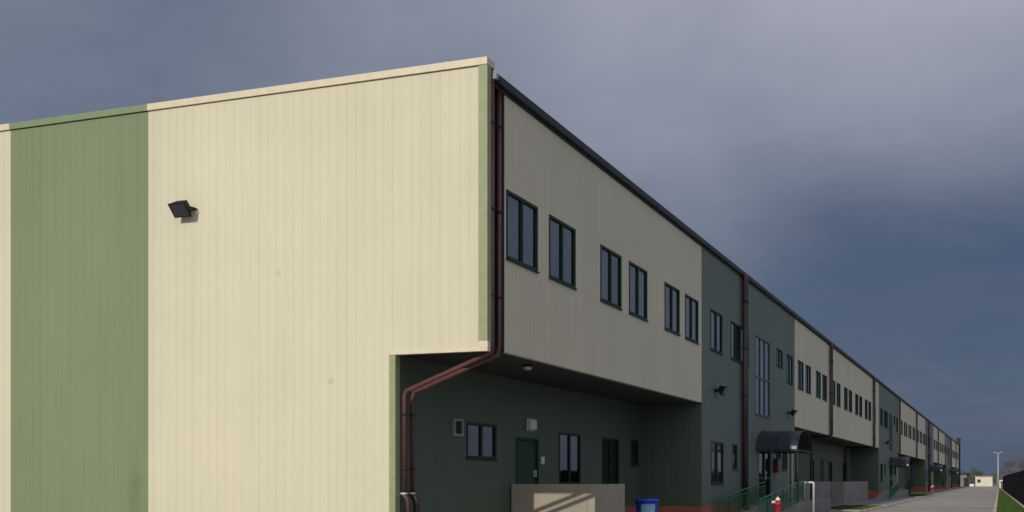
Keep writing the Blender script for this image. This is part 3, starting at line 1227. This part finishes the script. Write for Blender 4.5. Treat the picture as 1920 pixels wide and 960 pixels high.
px_, py_ = -1.05, 262.0
t = thing('lamp_post', 'tall pale lamp post at the end of the grass strip', 'lamp post', (px_, py_, 0))
m = MB()
m.tube([(px_, py_, 0), (px_, py_, 3.0), (px_, py_, 6.9)], .21, 10, .10)
m.build('pole', M['pole'], t, smooth=True)
m = MB()
m.tube([(px_ - .4, py_, 7.0), (px_, py_, 6.9), (px_ + .4, py_, 7.0)], .07, 8)
m.build('arm', M['pole'], t, smooth=True)
for sx in (-1, 1):
    m = MB()
    m.box(px_ + sx * .55 - .25, px_ + sx * .55 + .25, py_ - .15, py_ + .15, 7.0, 7.18)
    m.build('lamp_head', M['pole'], t, bevel=.04)
t = thing('barrier_gate', 'white barrier arm beside the foot of the tall lamp post', 'barrier', (px_ + .5, py_ + 1, 0))
m = MB()
m.box(px_ + .1, px_ + .5, py_ + .8, py_ + 1.2, 0, 1.1)
m.build('cabinet', M['white'], t)
m = MB()
m.box(px_ + .3, px_ + 1.7, py_ + .95, py_ + 1.05, 1.35, 1.6)
m.box(px_ + .2, px_ + .4, py_ + .9, py_ + 1.1, 1.101, 1.45)
m.build('arm', M['white'], t)


# ------------------------------------------------------------------ trees
def bare_tree(x, y, h, seed, label):
    r = random.Random(seed)
    t = thing('bare_tree', label, 'tree', (x, y, 0), 'leafless trees behind the dark fence')
    tr = MB()
    tw = MB()

    def grow(p, d, ln, rad, lvl):
        q = p + d * ln
        mid = p + d * (ln * .5) + Vector((r.uniform(-1, 1), r.uniform(-1, 1), 0)) * ln * .06
        (tr if lvl < 2 else tw).tube([p, mid, q], rad, 6 if lvl < 2 else 3, rad * .62, cap=False)
        if lvl >= 5:
            return
        for _ in range(r.choice((3, 4, 4)) if lvl < 4 else 4):
            a = r.uniform(0, 6.28)
            sp = r.uniform(.35, .75)
            nd = (d + Vector((math.cos(a), math.sin(a), 0)) * sp + Vector((0, 0, r.uniform(.0, .3)))).normalized()
            st = p + (q - p) * r.uniform(.55, 1.0)
            grow(st, nd, ln * r.uniform(.55, .78), rad * .52, lvl + 1)
    grow(Vector((x, y, 0)), Vector((r.uniform(-.06, .06), r.uniform(-.06, .06), 1)).normalized(), h * .30, h * .020, 0)
    tr.build('trunk', M['bark'], t, smooth=True)
    tw.build('crown', M['bark'], t, smooth=True)


for (x, y, h, s, lab) in ((3.6, 128, 5.2, 1, 'leafless tree nearest behind the dark fence at the right edge'),
                          (2.9, 140, 4.9, 2, 'twiggy grey tree second from the right edge behind the fence'),
                          (3.9, 152, 6.0, 3, 'tallest twiggy tree rising over the fence at the right edge'),
                          (2.3, 163, 5.4, 4, 'broad leafless tree rising over the middle of the visible fence'),
                          (3.4, 176, 6.3, 5, 'bare tree farther back behind the broad leafless one'),
                          (1.9, 186, 5.6, 6, 'slim bare tree a little right of the lamp post'),
                          (4.6, 196, 7.0, 7, 'large faint bare tree in the far right background'),
                          (2.6, 210, 6.4, 8, 'leafless tree just right of the lamp post over the fence'),
                          (1.3, 224, 5.8, 9, 'small bare tree closest to the lamp post'),
                          (5.2, 232, 7.4, 10, 'faint bare tree far behind the fence line'),
                          (3.2, 248, 7.0, 11, 'faint twiggy tree beyond the far end of the fence'),
                          (-.2, 290, 5.6, 12, 'distant bare tree seen between gatehouse and lamp post')):
    bare_tree(x, y, h * 1.22, s, lab)


def leafy(x, y, h, seed, label):
    r = random.Random(seed)
    t = thing('olive_tree', label, 'tree', (x, y, 0), 'small olive green trees behind the gatehouse')
    m = MB()
    m.tube([(x, y, 0), (x + .1, y, h * .3), (x, y, h * .7)], h * .03, 7, h * .01)
    for _ in range(6):
        a = r.uniform(0, 6.28)
        m.tube([(x, y, h * r.uniform(.25, .5)), (x + math.cos(a) * h * .25, y + math.sin(a) * h * .25, h * r.uniform(.6, .85))], h * .012, 5, h * .004)
    m.build('trunk', M['bark'], t)
    m = MB()
    cl = [(r.uniform(-.3, .3) * h, r.uniform(-.3, .3) * h, r.uniform(.4, .88) * h, r.uniform(.10, .2) * h) for _ in range(16)]
    for (cx, cy, cz, cr) in cl:
        for _ in range(110):
            v = Vector((r.gauss(0, 1), r.gauss(0, 1), r.gauss(0, 1))).normalized() * cr * r.uniform(.4, 1.1)
            c = Vector((x + cx, y + cy, cz)) + v
            a = Vector((r.gauss(0, 1), r.gauss(0, 1), r.gauss(0, 1))).normalized() * .13
            b = Vector((r.gauss(0, 1), r.gauss(0, 1), r.gauss(0, 1))).normalized() * .09
            m.tri(c - a, c + b, c + a)
    m.build('crown', M['leaf'], t)


leafy(-8.6, 345, 5.2, 21, 'olive green tree showing left of the gatehouse roof')
leafy(-11.6, 352, 4.6, 22, 'olive green tree between the shed and the gatehouse')
leafy(-6.3, 360, 4.4, 23, 'smaller olive green tree hidden behind the gatehouse')

# thin scrub on the skyline, one mass
r = random.Random(9)
m = MB()
for _ in range(9000):
    x = r.uniform(-160, 160)
    y = r.uniform(470, 560)
    hh = 3.2 + 2.2 * math.sin(x * .11) * math.sin(x * .043 + 1) + r.uniform(0, 1.5)
    z = r.uniform(0, max(1.0, hh))
    s = r.uniform(.25, .6)
    m.tri((x - s, y, z), (x + s, y + r.uniform(-s, s), z + r.uniform(-.2, .3)), (x + r.uniform(-s, s), y, z + s * 1.6))
o = m.build('far_scrub', M['hedge'])
o['kind'] = 'stuff'
o['label'] = 'grey scrub along the skyline at the end of the road'
